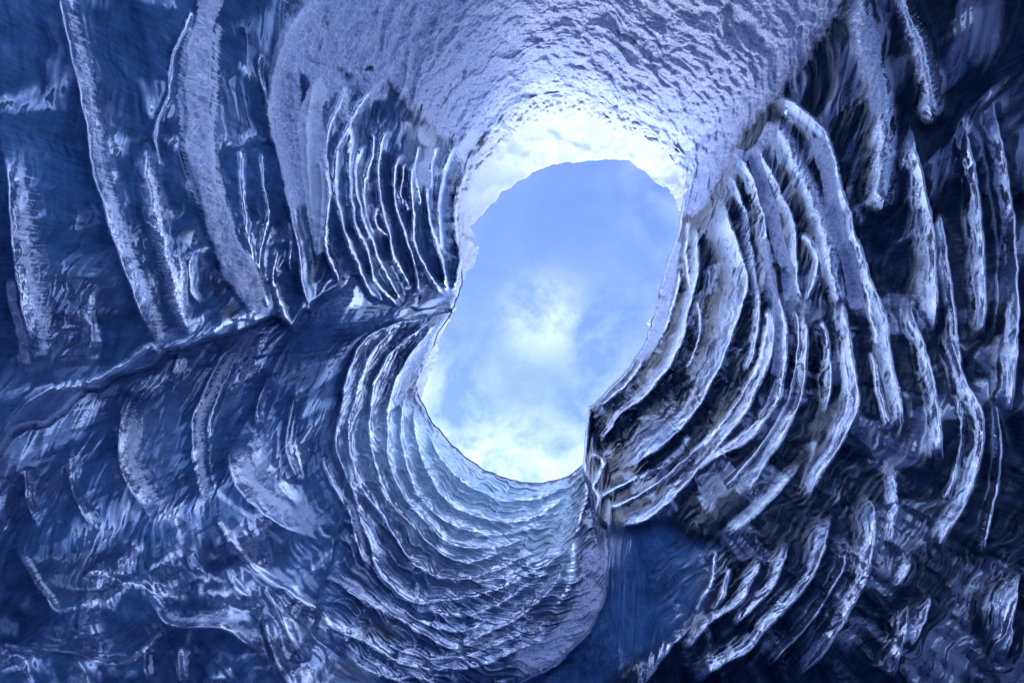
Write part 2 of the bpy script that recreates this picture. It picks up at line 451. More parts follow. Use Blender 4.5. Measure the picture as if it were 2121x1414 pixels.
# how far each ridge stands out of the wall
STAND = [1, 1, 0.7, 1.2, 1, 1.2, 0.7, 0.5, 1.2, 0.7, 0.7, 1, 0.5, 0.8, 0.8, 0.8, 0.8, 0.8, 0.8, 0.8, 0.8, 0.8, 0.8, 0.8, 0.8, 0.8, 0.5, 0.5, 0.5, 0.5, 0.5, 0.7, 1, 1, 0.7, 0.5, 1.2, 0.5, 0.5, 1, 0.5, 1, 0.7, 0.5, 0.5, 0.5, 0.5, 0.5, 0.5, 0.5, 0.5, 0.5, 0.5, 0.5, 0.5, 0.5, 0.5, 0.5, 0.5, 0.5, 0.5, 0.5, 0.5, 0.5, 0.5, 0.5, 0.5, 0.5, 0.5, 0.7, 0.5, 0.7, 0.5, 0.7, 0.5, 0.5, 0.7, 0.7, 1, 0.7, 1, 1, 1, 0.7, 1, 0.7, 0.7, 0.5, 1, 1, 0.5, 1, 0.5, 1, 0.7, 0.5, 0.7, 1, 1, 0.7, 1, 1, 1, 1, 0.7, 0.5, 0.7, 1.2, 0.5, 0.5, 0.5, 1, 0.7, 0.7, 1.2, 0.5, 0.5, 0.7]
assert len(STAND) == NRIDGE

relief = np.zeros(xs.shape)                 # summed ridge relief, power mean
frost = np.zeros(xs.shape)
glaze = np.zeros(xs.shape)
edge = np.zeros(xs.shape)  # highlights along crests and rib edges, painted white
glint0 = np.zeros(xs.shape)  # whiteness painted where ledges and bulges should gleam
ridge_id = np.full(xs.shape, -1, np.int32)
ridge_w = np.zeros(xs.shape)
for i, (kind, w, kst, fr, line) in enumerate(RIDGES):
    c = smooth_curve(pts(line))
    reach = {'c': 2.1, 'd': 1.7, 'r': 2.6, 'b': 2.4}[kind] * w + 8
    x0, y0 = c.min(0) - reach
    x1, y1 = c.max(0) + reach
    idx = np.nonzero((wx > x0) & (wx < x1) & (wy > y0) & (wy < y1))[0]
    x, y = wx[idx], wy[idx]
    d, side, frac, L = curve_dist(c, x, y)
    m = d < reach
    idx, d, side, frac = idx[m], d[m], side[m], frac[m]
    # outward = away from the shaft axis
    mid = 0.5 * (c[1:] + c[:-1])
    dv = np.diff(c, axis=0)
    cr = dv[:, 0] * (mid[:, 1] - PC[1]) - dv[:, 1] * (mid[:, 0] - PC[0])
    side = side * np.sign(cr.sum())
    s = d * np.where(side >= 0, 1, -1)
    endf = sstep(0, min(0.4, 2.2 * w / L), frac) * sstep(0, min(0.4, 2.2 * w / L), 1 - frac)
    var = 1 + 0.22 * vnoise(frac * L / 55.0 + i * 13.1, np.zeros(frac.shape) + i, 3)
    ww = w * (0.85 + 0.25 * vnoise(frac * L / 90.0 + i * 7.7, np.zeros(frac.shape) + 3 * i, 5))
    if kind == 'c':
        we = 1.5 * ww
        t = np.clip((s + we) / we, 0, 1)
        p = np.where(s <= 0, t ** 1.7, np.exp(-np.abs(s / (0.45 * w + 4.0)) ** 1.15))
        p = p + .08 * np.exp(-((s + .62 * ww) / (.10 * w + 1.5)) ** 2)
        amp = w * 1.16
        fcrest = np.exp(-((s + 0.12 * w) / (0.26 * w)) ** 2)
        gl = np.where(s <= 0, t ** 1.1, np.exp(-(s / 4.0) ** 2))
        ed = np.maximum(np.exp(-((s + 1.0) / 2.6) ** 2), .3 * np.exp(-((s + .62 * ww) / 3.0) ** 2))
    elif kind == 'd':
        p = sstep(ww * 1.5, ww * 0.75, d)
        amp = w * 0.9
        fcrest = sstep(ww * 1.15, ww * 0.85, d)
        gl = p
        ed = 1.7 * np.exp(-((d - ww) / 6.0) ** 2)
    elif kind == 'r':
        p = np.exp(-(d / ww) ** 2)
        amp = w * 1.6
        fcrest = np.exp(-(d / (0.7 * ww)) ** 2)
        gl = p
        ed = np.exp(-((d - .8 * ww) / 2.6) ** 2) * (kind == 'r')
    else:
        p = np.exp(-(d / ww) ** 2)
        amp = w * 1.7
        fcrest = np.exp(-(d / (0.7 * ww)) ** 2)
        gl = p
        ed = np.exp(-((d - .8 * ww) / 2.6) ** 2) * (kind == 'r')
    a = STAND[i] * amp * p * endf * np.clip(var, .4, 1.6) * EXTRA[idx] / camr[idx]
    relief[idx] += a ** 3
    frost[idx] = np.maximum(frost[idx], fr * (1.0 if kind == 'd' else .55) * fcrest * endf)
    pw = p * endf
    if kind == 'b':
        glint0[idx] = np.maximum(glint0[idx], .44 * np.sqrt(p) * sstep(.1, .4, p) * endf)
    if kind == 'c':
        if i in (0, 1, 26, 28, 29):                  # bright sheen of the left bands and alcove shells painted white
            glint0[idx] = np.maximum(glint0[idx], (.48 if i < 2 else .50) * np.exp(-((s + .42 * w) / (.48 * w)) ** 2) * (s <= 0) * endf)
        glint0[idx] = np.maximum(glint0[idx], (.66 if 26 <= i <= 42 else .30) * np.exp(-((t - .66) / .2) ** 2) * (s <= 0) * endf)  # streaky white highlight on the ledge shoulder, as colour
    glaze[idx] = np.maximum(glaze[idx], gl * endf)
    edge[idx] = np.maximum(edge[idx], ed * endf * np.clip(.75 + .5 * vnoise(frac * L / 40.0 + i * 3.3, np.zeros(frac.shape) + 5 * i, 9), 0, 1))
    better = (pw > 0.30) & (pw > ridge_w[idx])
    ridge_id[idx[better]] = i
    ridge_w[idx[better]] = pw[better]
relief = np.cbrt(relief)

# ------------------------------------------------------------------ masses of ice
EDGE = pts("-400,1060 0,938 14,915 27,891 51,879 98,874 136,847 149,830 170,813 180,801 210,804 234,782 272,772 319,755 339,731 "
           "367,721 384,721 424,708 468,694 499,687 530,670 557,660 575,658 590,668 602,687 612,668 628,640 641,641 648,624 677,606 705,592 "
           "709,574 726,567 748,571 762,606 790,624 832,638 854,634 864,641 900,634 924,627 935,645")
SEAM = pts("1415,425 1440,462 1480,380 1505,300 1560,230 1610,170 1650,120 1690,60 1720,0 1760,-120 1900,-700")
D_OUT = pts("935,645 876,657 834,664 786,681 754,699 734,723 727,747 716,768 709,816 702,858 690,900 692,927 709,958 720,990 710,1060 "
            "700,1110 690,1160 670,1200 660,1262 650,1310 690,1345 740,1380 800,1425 900,1700")
LACE = pts("445,1063 470,1110 500,1152 544,1197 561,1248 589,1279 602,1324 640,1371 690,1430 760,1700")
CREASE = pts("1208,965 1222,1003 1205,1065 1190,1110")
POLY = {
    'ceiling': np.vstack([pts("645,-700 645,0 608,44 640,130 700,140 800,150 860,230 930,290 965,330 1150,640"), SEAM]),
    'rib': np.vstack([pts("645,7 608,44 584,95 567,153 557,204 557,255 574,305 597,424 619,530 628,590 641,641"),
                      EDGE[27:], pts("1150,640 1050,330 965,330 930,290 860,230 800,150 700,140 640,130 608,44")]),
    'funnel': np.vstack([D_OUT, pts("1000,1700 1060,1414 1128,1389 1172,1358 1207,1317 1234,1276 1251,1231 1258,1187 1263,1135 1258,1090 "
                                    "1234,1072 1222,1003 1209,975 1209,923 1214,885 1220,845 1150,640")]),
    'slab': pts("1000,1700 1060,1414 1128,1389 1172,1358 1207,1317 1234,1276 1251,1231 1258,1187 1263,1135 1258,1095 1300,1098 1390,1085 "
                "1430,1110 1480,1135 1440,1275 1402,1300 1316,1370 1250,1414 1200,1700"),
    'buttress': pts("1250,1414 1316,1370 1402,1300 1440,1275 1480,1135 1496,1132 1551,1085 1605,1030 1668,1000 1740,960 1800,930 1900,960 "
                    "1960,980 1990,1060 2121,1060 2900,1000 2900,2000 1200,1900"),
    'right': np.vstack([SEAM, pts("2900,-700 2900,1000 2121,1060 1990,1060 1960,980 1900,960 1800,930 1740,960 1668,1000 1605,1030 1551,1085 "
                                  "1480,1135 1430,1110 1390,1085 1300,1098 1258,1090 1234,1072 1222,1003 1209,975 1209,923 1214,885 1220,845 1150,640")]),
    'jumble': np.vstack([LACE, pts("200,1900 -900,1900 -900,1160 0,1130 120,1130 250,1120 332,1127 400,1090")]),
    'alcove': np.vstack([EDGE, D_OUT, LACE[::-1], pts("400,1090 332,1127 250,1120 120,1130 0,1130 -900,1160 -900,1060")]),
}
ORDER = ['left', 'ceiling', 'rib', 'funnel', 'slab', 'buttress', 'right', 'jumble', 'alcove']
region = np.zeros(xs.shape, np.int32)
taken = np.zeros(xs.shape, bool)
for nm in ['rib', 'alcove', 'jumble', 'funnel', 'slab', 'ceiling', 'buttress', 'right']:
    m = in_poly(POLY[nm], wx, wy) & ~taken
    region[m] = ORDER.index(nm)
    taken |= m
REG = {n: (region == i) for i, n in enumerate(ORDER)}


def soft(nm, width):
    """region mask with a soft border of the given width"""
    m = REG[nm].reshape(RHO.shape).astype(np.float32)
    for ax, n in ((0, max(1, int(width / 2.4))), (1, max(1, int(width / 2.0)))):
        for _ in range(2):
            kk = np.ones(2 * n + 1) / (2 * n + 1)
            pad = [(n, n) if a == ax else (0, 0) for a in (0, 1)]
            mp = np.pad(m, pad, mode='wrap' if ax == 1 else 'edge')
            cs = np.cumsum(mp, axis=ax, dtype=np.float64)
            z = np.zeros_like(np.take(cs, [0], axis=ax))
            cs = np.concatenate([z, cs], axis=ax)
            L = 2 * n + 1
            if ax == 0:
                m = (cs[L:] - cs[:-L]) / L
            else:
                m = (cs[:, L:] - cs[:, :-L]) / L
    return m.ravel()


# distance (log) of the smooth wall from the eye
HLIP = 9.4 + 0.5 * np.cos(th * 1 + 1.2) + 0.3 * np.cos(2 * th)
up_side = (.5 + .5 * np.cos(th + math.radians(95))) ** 2
low_side = (.5 + .5 * np.cos(th - math.radians(105))) ** 3
k0 = (.36 + .44 * up_side + .22 * low_side)[None, :]       # steepness just under the lip
kg = np.exp(-0.5 * (np.arange(-300, 301) / 95.0) ** 2)
kg /= kg.sum()
lg = np.log(rr_lip)
lg_s = np.convolve(np.concatenate([lg[-300:], lg, lg[:300]]), kg, 'valid')
LB = LR + (lg - lg_s)[None, :] * sstep(0, .5, LR)          # corners of the lip fade out down the wall
lnH = np.log(HLIP)[None, :] - (k0 * LB + (.72 - k0) * (np.log1p(np.exp((LB - .5) * 6)) - np.log1p(math.exp(-3))) / 6)
lnH = lnH.ravel()
thr, lr = TH.ravel(), LR.ravel()
# periodic angular coordinates for noise
ca, sa = np.cos(thr), np.sin(thr)


WARP = (fbm(ca * 7 + lr * 3, sa * 7 - lr * 2, 2, 201), fbm(ca * 6 - lr * 3 + 9, sa * 6 + lr * 3, 2, 211))


def ring_noise(fa, fr, seed, oct=3, warp=.35):
    """noise that runs round the shaft without a seam"""
    u = (thr + math.pi) / (2 * math.pi)
    n = int(round(fa))
    k1, k2 = 9.0 / n, .7 / fr
    du_, dl_ = warp * k1 * WARP[0] * .12, warp * k2 * WARP[1]
    a = fbm((u + du_) * n + warp * lr * fr, (lr + dl_) * fr + 40, oct, seed)
    b = fbm((u - 1 + du_) * n + warp * lr * fr, (lr + dl_) * fr + 40, oct, seed)
    w = sstep(0.9, 1.0, u)
    return a * (1 - w) + b * w


REG['recess'] = REG['alcove'] | REG['jumble']
s_rec, s_alc, s_jum = soft('recess', 2), soft('alcove', 30), soft('jumble', 60)
s_slab, s_fun = soft('slab', 16), soft('funnel', 3)
s_cei, s_but, s_rig = soft('ceiling', 34), soft('buttress', 40), soft('right', 30)
s_rib, s_left = soft('rib', 30), soft('left', 30)
far_left = sstep(760, 520, xs)
below = np.clip((ys - np.interp(xs, [-400, 0, 150, 340, 560, 935], [1060, 930, 830, 735, 662, 640])) / 430.0, 0, 1)
lnH += s_rec * (0.02 + far_left * 0.20 * (1 - below))                        # the alcove lies behind the curtain
lnH += s_fun * 0.05 * sstep(800, 950, ys) + s_slab * 0.03      # the funnel passes behind the right wall
# slow undulation, scallops between the traced ridges, flow fibres across them
lnH += 0.04 * ring_noise(9, 1.6, 31, 2, 0)
lnH += 0.010 * ring_noise(8, 7.0, 281, 3, .5) * s_left + 0.006 * ring_noise(10, 8.0, 291, 2, .5) * s_rig
scal = ring_noise(26, 15.0, 41, 3)
lnH += -0.003 * np.abs(scal) * (1 - 0.5 * s_cei)
fib = ring_noise(420, 3.0, 51, 3)
fib2 = ring_noise(210, .8, 61, 2, .1)
lnH += 0.0004 * fib * (1 - s_cei) + (0.0007 * fib2) * (0.15 + 2.2 * s_alc + 1.6 * s_jum + 0.6 * s_but + 1.2 * s_left + .4 * s_rig)
# fan of fine flutes in the alcove, egg-crate in the buttress
egg = ring_noise(110, 5.0, 71, 2)
lnH += 0.005 * egg * s_but + 0.002 * egg * s_rig * sstep(560, 900, ys)
lnH += 0.030 * fbm(wx / 150, wy / 100, 2, 81) * s_jum
# frosted ceiling: overlapping ledges curving round the mouth
led = ring_noise(34, 13.0, 91, 4)
led2 = ring_noise(90, 34.0, 101, 3)
led3 = ring_noise(15, 8.0, 251, 3, .5)
lnH += s_cei * (0.008 * np.abs(led) + 0.003 * led2 + 0.014 * np.abs(led3))

# thin branching ribs between the big ledges
rid1 = np.clip(1 - 2.2 * np.abs(ring_noise(17, 17.0, 221, 2, .8)), 0, 1) ** 2
rid2 = np.clip(1 - 2.2 * np.abs(ring_noise(30, 30.0, 231, 2, .8)), 0, 1) ** 2
m1 = np.clip(.3 * s_slab + .25 * s_left + s_fun + .15 * s_rib + .35 * s_rig * sstep(1.5, .5, lr) + .12 * s_alc + .35 * s_jum + .4 * s_but, 0, 1)
lnH += -(0.0055 * rid1 + 0.003 * rid2) * m1
thin = np.maximum(rid1, .8 * rid2) * m1
lnH += -(relief * (1 - 0.4 * s_cei))

# ------------------------------------------------------------------ frost, rime and painted glints, lower-lip glow, silt
FROST_STRIPS = [
    (24, .9, "1400,470 1386,530 1372,600 1362,650 1345,700 1300,770"),
    (15, .85, "1553,306 1577,367 1594,425 1604,476 1611,490 1624,538 1634,582 1638,640"),
    (10, .7, "1585,480 1590,540 1602,600 1608,650 1612,720 1600,790"),
    (18, .85, "1689,265 1706,323 1720,391 1730,476 1740,487 1757,531 1770,589 1777,660"),
    (18, .8, "1794,10 1798,85 1811,153 1818,221 1821,258"),
    (12, .7, "1505,300 1545,330 1580,300 1600,240"),
    (26, .8, "590,250 600,330 615,400 625,460"), (20, .6, "620,150 600,220 592,290"),
    (36, .85, "640,10 602,100 588,180 592,270 603,340"),
    (12, .5, "20,560 30,640 50,720 60,770"),
    (30, .62, "1228,1085 1232,1180 1222,1240 1195,1290 1150,1335 1090,1370 1030,1400"),
]
for hw, stn, line in FROST_STRIPS:
    c = smooth_curve(pts(line))
    x0, y0 = c.min(0) - 2 * hw
    x1, y1 = c.max(0) + 2 * hw
    idx = np.nonzero((wx > x0) & (wx < x1) & (wy > y0) & (wy < y1))[0]
    d, _, fr_, L = curve_dist(c, wx[idx], wy[idx])
    tap = sstep(0, min(.45, 2.5 * hw / L), fr_) * sstep(0, min(.45, 2.5 * hw / L), 1 - fr_)
    frost[idx] = np.maximum(frost[idx], stn * tap * sstep(hw * 1.2, hw * .6, d))
cei_noise = fbm(thr * 9, lr * 14, 4, 111)
frost = np.maximum(frost, s_cei * np.clip(0.95 - 0.5 * sstep(0.45, 0.9, cei_noise), 0, 1))
seam_near = soft('ceiling', 60)
frost = np.maximum(frost, np.clip(seam_near * 1.3 - .1, 0, .9) * REG['right'] * sstep(560, 300, ys))
# frost thins out downwards among the ribs
frost = np.maximum(frost, REG['rib'] * .85 * sstep(240, 130, ys + 60 * fbm(wx / 50, wy / 90, 3, 121)))
rime_glint = np.maximum(np.maximum(.40 * edge, glint0), .5 * thin ** 2)  # painted edge and shoulder highlights, joined by frost below
glaze = np.maximum(glaze, .55 * thin)
patch = pts("634,189 666,157 680,190 668,221 675,274 677,344 673,415 670,521 656,532 641,468 624,362 617,291 617,238")
rime_glint = np.maximum(rime_glint, in_poly(patch, wx, wy) * 0.95)
for hw, stn, line in [(16, .6, "40,350 50,460 60,560 80,640 90,720"), (16, .55, "215,370 245,450 270,530 300,590 318,640 335,690"),
                      (12, .6, "395,60 378,130 378,250 392,360 425,440"), (12, .6, "452,60 446,150 442,260 440,330 462,400"),
                      (14, .5, "450,480 490,560 520,610 548,650"), (14, .6, "700,170 720,210 712,250"),
                      (10, .5, "640,20 600,60 575,120 560,200 562,270"), (14, .45, "745,200 790,160 830,130")]:
    c = smooth_curve(pts(line))
    x0, y0 = c.min(0) - 3 * hw
    x1, y1 = c.max(0) + 3 * hw
    idx = np.nonzero((wx > x0) & (wx < x1) & (wy > y0) & (wy < y1))[0]
    d, _, fr_, L = curve_dist(c, wx[idx], wy[idx])
    rime_glint[idx] = np.maximum(rime_glint[idx], stn * np.exp(-(d / hw) ** 2))
# wind-packed snow crust close under the upper lip, lower lip painted pale for its through-lit glow
upper = sstep(520, 300, ys)
rime_glint = np.maximum(rime_glint, sstep(0.26, 0.0, lr + 0.07 * cei_noise) * upper * .75)
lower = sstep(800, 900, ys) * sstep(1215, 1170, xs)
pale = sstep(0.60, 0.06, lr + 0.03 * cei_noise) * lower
leftlip = sstep(0.10, 0.0, lr) * (xs < 1000) * (ys < 860)
rime_glint = np.maximum(rime_glint, .6 * leftlip)
rime_glint = np.maximum(rime_glint, .8 * sstep(.030, .006, lr))           # rim whitened to cover the dark outline of its shading
dirt = np.zeros(xs.shape)
for x, y, r, a in [(800, 1312, 46, .8), (770, 1300, 40, .6), (560, 1330, 34, .9), (640, 1285, 40, .7), (700, 1385, 40, .8), (590, 1345, 30, .9),
                   (450, 585, 30, .7), (470, 640, 16, .9), (1192, 985, 16, 1.0), (720, 1400, 50, .6), (1425, 1105, 30, .7)]:
    dd = np.hypot(wx - x, wy - y) + 22 * fbm(wx / 22, wy / 22, 3, 131)
    dirt = np.maximum(dirt, a * sstep(r * 1.2, r * .5, dd))

fr_geo = np.clip(np.maximum(frost, .8 * rime_glint), 0, 1)
kk = np.nonzero(fr_geo > .15)[0]
for size, amt in ((34.0, .26), (15.0, .34), (8.5, .30)):
    wob = fbm(xs[kk] / 40, ys[kk] / 40, 2, int(size))
    cup = worley(wx[kk] / size + wob * .5, wy[kk] / size * 1.25 + wob * .5, int(size))
    rough_ = .35 + .65 * sstep(-.35, .35, fbm(wx[kk] / 110, wy[kk] / 110, 3, int(size) + 3))
    lnH[kk] += amt * rough_ * size * cup * fr_geo[kk] / camr[kk]
H = np.exp(lnH)
VX = (xs - CX) / FPX * H
VY = (ys - CY) / FPX * H
VZ = EYE + H
V = np.stack([VX, VY, VZ], 1).reshape(NR, NT, 3)

# skirt: the wall goes on below the picture and flares out to the cave floor
last = V[-1]
ax0 = last[:, :2].mean(0)
q = np.linspace(0, 1, NS + 1)[1:]
skirt = np.empty((NS, NT, 3))
dirv = last[:, :2] - ax0
dirn = dirv / np.linalg.norm(dirv, axis=1, keepdims=True)
for j, t in enumerate(q):
    z = last[:, 2] * (1 - t) - 0.05 * t
    flare = 1.2 * t ** 1.3 + 0.22 * np.sin(t * 9 + 3 * np.sin(th * 3)) * (t * (1 - t) * 4)
    skirt[j, :, :2] = last[:, :2] + dirn * flare[:, None] if np.ndim(flare) else last[:, :2] + dirn * flare
    skirt[j, :, 2] = z
V = np.concatenate([V, skirt], 0)
ROWS = NR + NS


def ext(a, mode='edge'):
    a = a.reshape(NR, NT)
    return np.concatenate([a, np.repeat(a[-1:], NS, 0)], 0).ravel()


crust = ext((lr + .02 * cei_noise < .12).astype(np.int32))
frost, rime_glint, pale, dirt = ext(frost * .999), ext(rime_glint), ext(pale), ext(dirt)
region, ridge_id = ext(region), ext(ridge_id)
ridge_id.reshape(ROWS, NT)[NR:] = -1
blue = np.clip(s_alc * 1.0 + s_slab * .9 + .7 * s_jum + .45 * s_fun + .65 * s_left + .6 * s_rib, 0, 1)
flow = np.stack([ext(thr) * 10.0, np.concatenate([LR, LR[-1:] + (q * 1.2)[:, None]], 0).ravel() * 10.0, np.zeros(ROWS * NT)], 1)
wet = sstep(-.15, .45, ring_noise(30, 5.0, 271, 3, .6)) * np.clip(.8 * s_alc + .8 * s_jum + .34 * s_but + .42 * s_rig + .52 * s_left + .45 * s_rib + .35 * s_slab, 0, 1)
glaze = np.maximum(glaze, wet)
glaze = np.maximum(glaze, .34 * s_alc + .04 * s_left + .28 * s_jum + .13 * s_rig + .10 * s_but)
tone = np.stack([ext(glaze), ext(blue), np.zeros(ROWS * NT)], 1)

# vertex normals of the whole shaft, so that the parts shade as one body
du = np.roll(V, -1, 1) - np.roll(V, 1, 1)
dv_ = np.empty_like(V)
dv_[1:-1] = V[2:] - V[:-2]
dv_[0], dv_[-1] = V[1] - V[0], V[-1] - V[-2]
NRM = np.cross(dv_, du)
NRM /= np.linalg.norm(NRM, axis=2, keepdims=True) + 1e-12
inward = np.array([0, 0, EYE]) - V
flip = np.sign((NRM * inward).sum(2).mean())
NRM = (NRM * flip).reshape(-1, 3)
VV = V.reshape(-1, 3)

jj, ii = np.meshgrid(np.arange(ROWS - 1), np.arange(NT), indexing='ij')
i2 = (ii + 1) % NT
F = np.stack([jj * NT + ii, jj * NT + i2, (jj + 1) * NT + i2, (jj + 1) * NT + ii], -1).reshape(-1, 4)
# winding to match the normals
e = np.cross(VV[F[0, 1]] - VV[F[0, 0]], VV[F[0, 3]] - VV[F[0, 0]])
if np.dot(e, NRM[F[0, 0]]) < 0:
    F = F[:, ::-1].copy()
f_reg = region[F[:, 0]]
f_rid = ridge_id[F[:, 0]]
f_row = jj.ravel()

# ------------------------------------------------------------------ materials
def mat(name):
    m = bpy.data.materials.new(name)
    m.use_nodes = True
    nt = m.node_tree
    nt.nodes.clear()
    out = nt.nodes.new('ShaderNodeOutputMaterial')
    bs = nt.nodes.new('ShaderNodeBsdfPrincipled')
    nt.links.new(bs.outputs[0], out.inputs['Surface'])
    return m, nt, bs


class NB:
    def __init__(self, nt):
        self.n, self.l = nt.nodes, nt.links

    def put(self, sock, v):
        if isinstance(v, (int, float)):
            sock.default_value = v
        elif isinstance(v, tuple):
            sock.default_value = v
        else:
            self.l.new(v, sock)

    def math(self, op, a, b=0.0, clamp=False):
        n = self.n.new('ShaderNodeMath')
        n.operation, n.use_clamp = op, clamp
        self.put(n.inputs[0], a)
        self.put(n.inputs[1], b)
        return n.outputs[0]

    def mix(self, fac, a, b):
        n = self.n.new('ShaderNodeMix')
        n.data_type = 'RGBA'
        self.put(n.inputs['Factor'], fac)
        self.put(n.inputs['A'], a)
        self.put(n.inputs['B'], b)
        return n.outputs['Result']

    def mixf(self, fac, a, b):
        n = self.n.new('ShaderNodeMix')
        self.put(n.inputs['Factor'], fac)
        self.put(n.inputs['A'], a)
        self.put(n.inputs['B'], b)
        return n.outputs['Result']

    def attr(self, name):
        n = self.n.new('ShaderNodeAttribute')
        n.attribute_name = name
        return n

    def noise(self, vec, scale, detail=4, rough=0.55, stretch=None, dist=0.0):
        if stretch:
            mp = self.n.new('ShaderNodeMapping')
            mp.inputs['Scale'].default_value = stretch
            self.l.new(vec, mp.inputs[0])
            vec = mp.outputs[0]
        n = self.n.new('ShaderNodeTexNoise')
        n.inputs['Scale'].default_value = scale
        n.inputs['Detail'].default_value = detail
        n.inputs['Roughness'].default_value = rough
        n.inputs['Distortion'].default_value = dist
        self.l.new(vec, n.inputs['Vector'])
        return n.outputs[0]

    def voronoi(self, vec, scale, feature='DISTANCE_TO_EDGE', rand=1.0):
        n = self.n.new('ShaderNodeTexVoronoi')
        n.feature = feature
        n.inputs['Scale'].default_value = scale
        n.inputs['Randomness'].default_value = rand
        self.l.new(vec, n.inputs['Vector'])
        return n.outputs['Distance']

    def ramp(self, v, lo, hi):
        n = self.n.new('ShaderNodeMapRange')
        n.clamp = True
        self.put(n.inputs['Value'], v)
        n.inputs['From Min'].default_value = lo
        n.inputs['From Max'].default_value = hi
        return n.outputs['Result']

    def bump(self, h, dist, strength, normal=None):
        n = self.n.new('ShaderNodeBump')
        n.inputs['Strength'].default_value = strength
        n.inputs['Distance'].default_value = dist
        self.put(n.inputs['Height'], h)
        if normal is not None:
            self.l.new(normal, n.inputs['Normal'])
        return n.outputs[0]


ICE, nt, bs = mat("glacier_ice")
B = NB(nt)
mk = B.attr('mask')
sp = nt.nodes.new('ShaderNodeSeparateColor')
nt.links.new(mk.outputs['Color'], sp.inputs[0])
aF, aR, aP = sp.outputs[0], sp.outputs[1], sp.outputs[2]
aD = mk.outputs['Alpha']
fl = B.attr('flow').outputs['Vector']
co = nt.nodes.new('ShaderNodeTexCoord').outputs['Object']
n_big = B.noise(co, 1.3, 3, .6)
n_mid = B.noise(co, 7.0, 4, .65)
n_fib = B.noise(fl, 20.0, 3, .62, stretch=(1.0, .10, 0))
n_gr = B.noise(co, 34.0, 2, .6)
fsep = nt.nodes.new('ShaderNodeSeparateXYZ')
nt.links.new(B.attr('tone').outputs['Vector'], fsep.inputs[0])
aG, aB = fsep.outputs[0], fsep.outputs[1]                                   # how blue and bubbly the ice is
deep_t = B.ramp(B.math('ADD', B.math('MULTIPLY', n_big, .6), B.math('MULTIPLY', n_mid, .4)), .36, .66)
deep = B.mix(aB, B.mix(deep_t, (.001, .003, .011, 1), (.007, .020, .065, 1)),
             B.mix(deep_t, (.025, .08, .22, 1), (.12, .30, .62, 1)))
deep = B.mix(B.mixf(B.ramp(n_fib, .32, .66), .62, 1.0), (.001, .003, .010, 1), deep)      # clear dark ice between the bubble trains
veil = B.ramp(B.math('MULTIPLY', n_fib, B.math('ADD', n_mid, .45)), .46, .80)      # cloudy bubble trains in the ice
deep = B.mix(B.math('MULTIPLY', veil, .10), deep, (.14, .20, .36, 1))
lip_glow = B.mix(B.ramp(n_mid, .3, .7), (.46, .74, .92, 1), (.80, .93, .98, 1))  # glow of light through the lower lip, put into the base colour
deep = B.mix(B.math('MULTIPLY', B.math('MULTIPLY', aG, aG), B.ramp(n_mid, .3, .75)), deep, (.20, .25, .42, 1))       # pale sheen of the ledges put into the colour
c0 = B.mix(aP, deep, lip_glow)
c0 = B.mix(B.math('MULTIPLY', aD, B.ramp(n_mid, .35, .6)), c0, (.045, .035, .028, 1))
# frost with a cellular crust
wv = nt.nodes.new('ShaderNodeMix')
wv.data_type = 'VECTOR'
wv.inputs['Factor'].default_value = .10
nt.links.new(co, wv.inputs['A'])
nz = nt.nodes.new('ShaderNodeTexNoise')
nz.inputs['Scale'].default_value = 3.0
nz.inputs['Detail'].default_value = 3
nt.links.new(co, nz.inputs['Vector'])
nt.links.new(nz.outputs['Color'], wv.inputs['B'])
cvec = wv.outputs['Result']
cell2 = B.voronoi(cvec, 15.0)
f_mask = B.ramp(B.math('ADD', aF, B.math('MULTIPLY', B.math('SUBTRACT', n_mid, .5), .55)), .30, .55)
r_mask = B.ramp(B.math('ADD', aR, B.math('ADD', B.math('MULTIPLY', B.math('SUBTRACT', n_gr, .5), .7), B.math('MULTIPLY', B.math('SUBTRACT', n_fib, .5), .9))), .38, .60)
wall_2 = B.ramp(cell2, .10, .0)
fcol = B.mix(B.math('MULTIPLY', wall_2, .9), (.38, .44, .66, 1), (.80, .85, .97, 1))
c1 = B.mix(f_mask, c0, fcol)
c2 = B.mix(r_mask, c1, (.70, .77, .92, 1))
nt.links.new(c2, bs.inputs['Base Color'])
ro = B.mixf(f_mask, B.mixf(aG, B.mixf(n_mid, .06, .18), .12), .40)
ro = B.mixf(r_mask, ro, .42)
nt.links.new(ro, bs.inputs['Roughness'])
nt.links.new(B.mixf(B.math('MAXIMUM', B.math('MULTIPLY', r_mask, .55), B.math('MULTIPLY', f_mask, .9)), B.mixf(B.math('MULTIPLY', aG, aG), 1.33, 9.0), 1.5), bs.inputs['IOR'])
nt.links.new(B.mixf(B.ramp(B.math('MAXIMUM', aG, f_mask), .05, .35), .2, .5), bs.inputs['Specular IOR Level'])
nt.links.new(B.mix(aG, (.45, .65, 1, 1), (.86, .91, 1, 1)), bs.inputs['Specular Tint'])
f_raw = B.ramp(aF, .25, .6)
hf = B.math('MULTIPLY', B.math('MULTIPLY', n_fib, .0025), B.math('SUBTRACT', 1.0, B.math('MULTIPLY', f_raw, .7)))
hg = B.math('MULTIPLY', B.math('MULTIPLY', wall_2, .004), f_raw)
hr = B.math('MULTIPLY', n_gr, B.math('ADD', B.math('MULTIPLY', aR, .010), B.math('ADD', .0016, B.math('MULTIPLY', f_raw, .004))))
nt.links.new(B.bump(B.math('ADD', B.math('ADD', hf, hg), hr), 1.0, 1.0), bs.inputs['Normal'])

